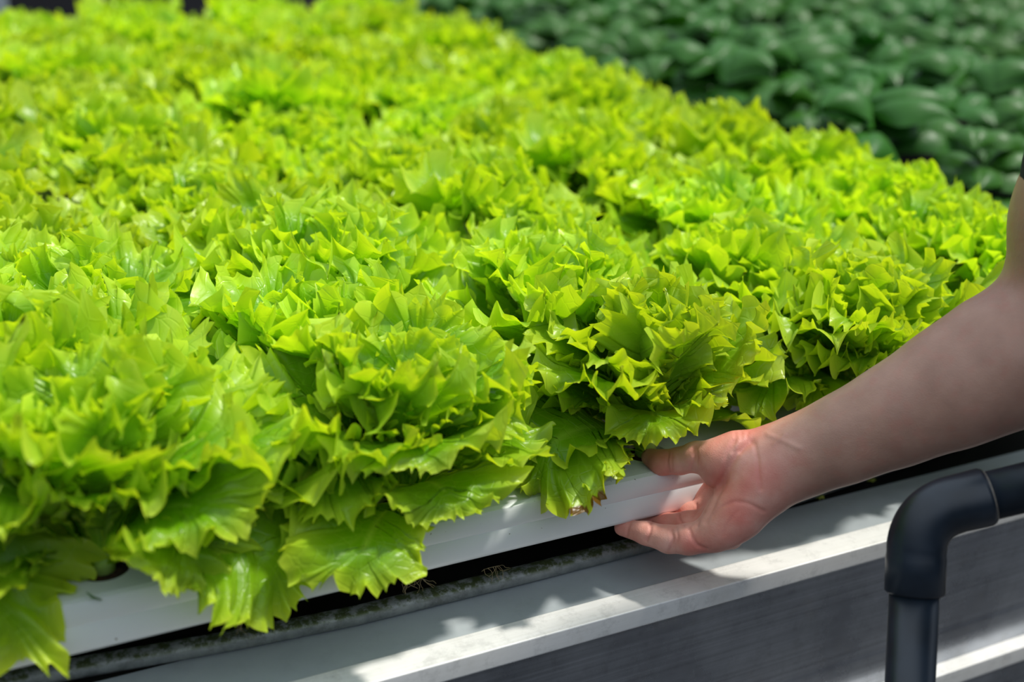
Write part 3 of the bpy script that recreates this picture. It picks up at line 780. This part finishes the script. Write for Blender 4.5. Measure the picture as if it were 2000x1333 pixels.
V, Q = sdf_grow(HAND, [], .0012)
def relax(V, Q, it):
    e_ = np.concatenate([Q[:, [0, 1]], Q[:, [1, 2]], Q[:, [2, 3]], Q[:, [3, 0]]]); n = len(V)
    dg = np.bincount(e_.ravel(), minlength=n)[:, None]
    for k in range(it):
        A = np.stack([np.bincount(e_[:, 0], V[e_[:, 1], c], n) + np.bincount(e_[:, 1], V[e_[:, 0], c], n) for c in range(3)], 1)
        V = V * .5 + .5 * A / dg
    return V
def vnormals(V, Q):
    fn = np.cross(V[Q[:, 2]] - V[Q[:, 0]], V[Q[:, 3]] - V[Q[:, 1]]); N = np.zeros_like(V)
    for c in range(3):
        for k in range(4): N[:, c] += np.bincount(Q[:, k], fn[:, c], len(V))
    return N / (np.linalg.norm(N, axis=1)[:, None] + 1e-12)
V = relax(V, Q, 4); Nn = vnormals(V, Q)
# skin folds: grooves (and low ridges) pressed into the side of the hand that shows
FOLDS = [  # points along the fold, depth in mm, half width in px
    ([(1466, 862), (1440, 884), (1424, 912), (1412, 940), (1398, 962)], 1.9, 8), ([(1432, 862), (1420, 890), (1412, 925), (1402, 950)], .7, 4),
    ([(1446, 838), (1450, 858), (1444, 880)], .5, 3.5), ([(1460, 846), (1456, 866), (1446, 884)], .6, 3), ([(1436, 845), (1437, 860), (1430, 882)], .5, 3),
    ([(1474, 868), (1480, 900), (1482, 930), (1486, 956)], .7, 4), ([(1392, 1006), (1410, 990), (1436, 980), (1462, 984), (1492, 1000)], .6, 3.5),
    ([(1440, 1000), (1424, 1020), (1412, 1046)], .3, 3), ([(1398, 975), (1388, 1000), (1378, 1020)], .8, 5),
    ([(1346, 1032), (1350, 1048), (1362, 1066), (1380, 1074)], .9, 3.5), ([(1312, 1036), (1314, 1054), (1308, 1076)], .9, 3.5),
    ([(1320, 1030), (1324, 1050), (1318, 1070)], .5, 3), ([(1272, 1020), (1270, 1038), (1262, 1056)], .9, 3), ([(1231, 1018), (1226, 1034), (1224, 1048)], .7, 3),
    ([(1354, 874), (1356, 895), (1350, 916)], .8, 3.5), ([(1360, 876), (1362, 898), (1357, 918)], .5, 3), ([(1306, 884), (1303, 902), (1306, 922)], .6, 3),
    ([(1313, 886), (1311, 904), (1314, 920)], .4, 2.5), ([(1376, 1000), (1366, 1012), (1362, 1026)], .7, 3), ([(1325, 1000), (1326, 1014), (1334, 1026)], .8, 3),
    ([(1360, 985), (1362, 998), (1352, 1008)], .7, 3), ([(1500, 850), (1530, 862), (1560, 876)], -.7, 5), ([(1512, 868), (1524, 860), (1532, 850)], -.5, 4)]
ppx = CX + F * V[:, 0] / -V[:, 2]; ppy = CY - F * V[:, 1] / -V[:, 2]
disp = np.zeros(len(V)); face = np.clip(Nn[:, 2] * 3, 0, 1)
pink_line = np.zeros(len(V))
for pl, dep, wd in FOLDS:
    best = np.full(len(V), 1e9)
    for a, b in zip(pl[:-1], pl[1:]):
        a = np.array(a, float); ab = np.array(b, float) - a
        t = np.clip(((ppx - a[0]) * ab[0] + (ppy - a[1]) * ab[1]) / (ab @ ab), 0, 1)
        best = np.minimum(best, np.hypot(ppx - a[0] - t * ab[0], ppy - a[1] - t * ab[1]))
    g = np.exp(-(best / wd) ** 2); disp -= dep * .00135 * g 
    if dep > 0: pink_line = np.maximum(pink_line, np.exp(-(best / (wd * 1.6)) ** 2) * min(1, dep))
V = V + Nn * (disp * face)[:, None]
world = (RW @ V.T).T + CAMP
ppx = CX + F * V[:, 0] / -V[:, 2]; ppy = CY - F * V[:, 1] / -V[:, 2]
g_ = np.clip((1600 - ppx) / 140, 0, 1)                     # the hand is pinker than the forearm
pad_ = np.exp(-((ppx - 1398) / 20) ** 2 - ((ppy - 935) / 22) ** 2) + .8 * np.exp(-((ppx - 1460) / 26) ** 2 - ((ppy - 940) / 30) ** 2) + .7 * np.exp(-((ppx - 1215) / 16) ** 2 - ((ppy - 1032) / 14) ** 2)
tip = np.clip((1300 - ppx) / 60, 0, 1) * (ppy < 950)       # brown stain on the working thumb
Cc = np.ones((len(V), 4), np.float32); Cc[:, 0] = g_; Cc[:, 1] = tip; Cc[:, 2] = np.clip(pad_ + .5 * pink_line, 0, 1)
def skin():
    m = Mat('skin'); a = m.n('ShaderNodeVertexColor', layer_name='tint'); s = m.n('ShaderNodeSeparateColor'); m.l(a.outputs[0], s.inputs[0])
    t_ = m.n('ShaderNodeTexCoord'); n = m.tex('ShaderNodeTexNoise', 34, t_.outputs['Object'], Detail=6.)
    n2 = m.tex('ShaderNodeTexNoise', 90, t_.outputs['Object'], Detail=4.)
    arm = m.ramp(n.outputs[0], (.35, (.40, .225, .165)), (.65, (.49, .285, .21)))
    pal = m.ramp(n.outputs[0], (.32, (.68, .22, .17)), (.5, (.74, .32, .25)), (.68, (.80, .43, .35)))
    c = m.mix(s.outputs[0], arm, pal); c = m.mix(m.math('MULTIPLY', s.outputs[1], .75), c, (.34, .14, .04))
    c = m.mix(m.math('MULTIPLY', m.ramp(n2.outputs[0], (.5, (0, 0, 0)), (.75, (1, 1, 1))), .22), c, (.55, .16, .12))
    c = m.mix(m.math('MULTIPLY', s.outputs[2], .55), c, (.62, .16, .13))
    v = m.tex('ShaderNodeTexVoronoi', 900, t_.outputs['Object']); n3 = m.tex('ShaderNodeTexNoise', 160, t_.outputs['Object'], Detail=5.)
    hgt = m.math('ADD', m.math('MULTIPLY', v.outputs[0], .35), n3.outputs[0])
    return m.done(m.bsdf(c, .46, 0., m.bump(hgt, .30, .0010), Subsurface_Weight=.12, Subsurface_Radius=(.008, .003, .0015), Subsurface_Scale=1., Specular_IOR_Level=.35).outputs[0])
M_SKIN = skin()
person = empty('person', tuple(at(2085, 640, .95)))
tag(person, 'person reaching in from the right, bare arm, thumb over and fingers under the channel', 'person')
def to_local(o):
    o.location = tuple(-Vector(person.location)); return o
body = to_local(mesh_obj('body', world, Q, M_SKIN, person, col=Cc))
# short dark sleeve and shirt shoulder around the upper arm
SL = px_prims([((2150, 352, .912), (2210, 120, .870), 150, 160, .02), ((2210, 120, .870), (2300, -250, .80), 160, 200, .03), ((2300, -250, .80), (2360, -520, .76), 200, 215, .03)])
sh = np.array(at(2360, -520, .76))
def wc(P): return to_cam(P)
tor = [(wc(sh + [.04, -.04, .0]), wc(sh + [.30, -.30, .0]), .085, .085, .05),
       (wc(sh + [.12, -.14, -.08]), wc(sh + [.18, -.30, -.50]), .110, .115, .06),
       (wc(sh + [.28, -.26, -.08]), wc(sh + [.30, -.36, -.50]), .110, .115, .06)]
V2, Q2 = sdf_grow(SL + tor, [], .006, .03)
w2 = (RW @ V2.T).T + CAMP
# open the sleeve end: drop the cap below the hem plane
hem = to_cam(at(2118, 405, .95)); axd = to_cam(at(2150, 150, .945)) - hem; axd /= np.linalg.norm(axd)
shirt = to_local(mesh_obj('shirt', w2, Q2, M_SLEEVE, person))
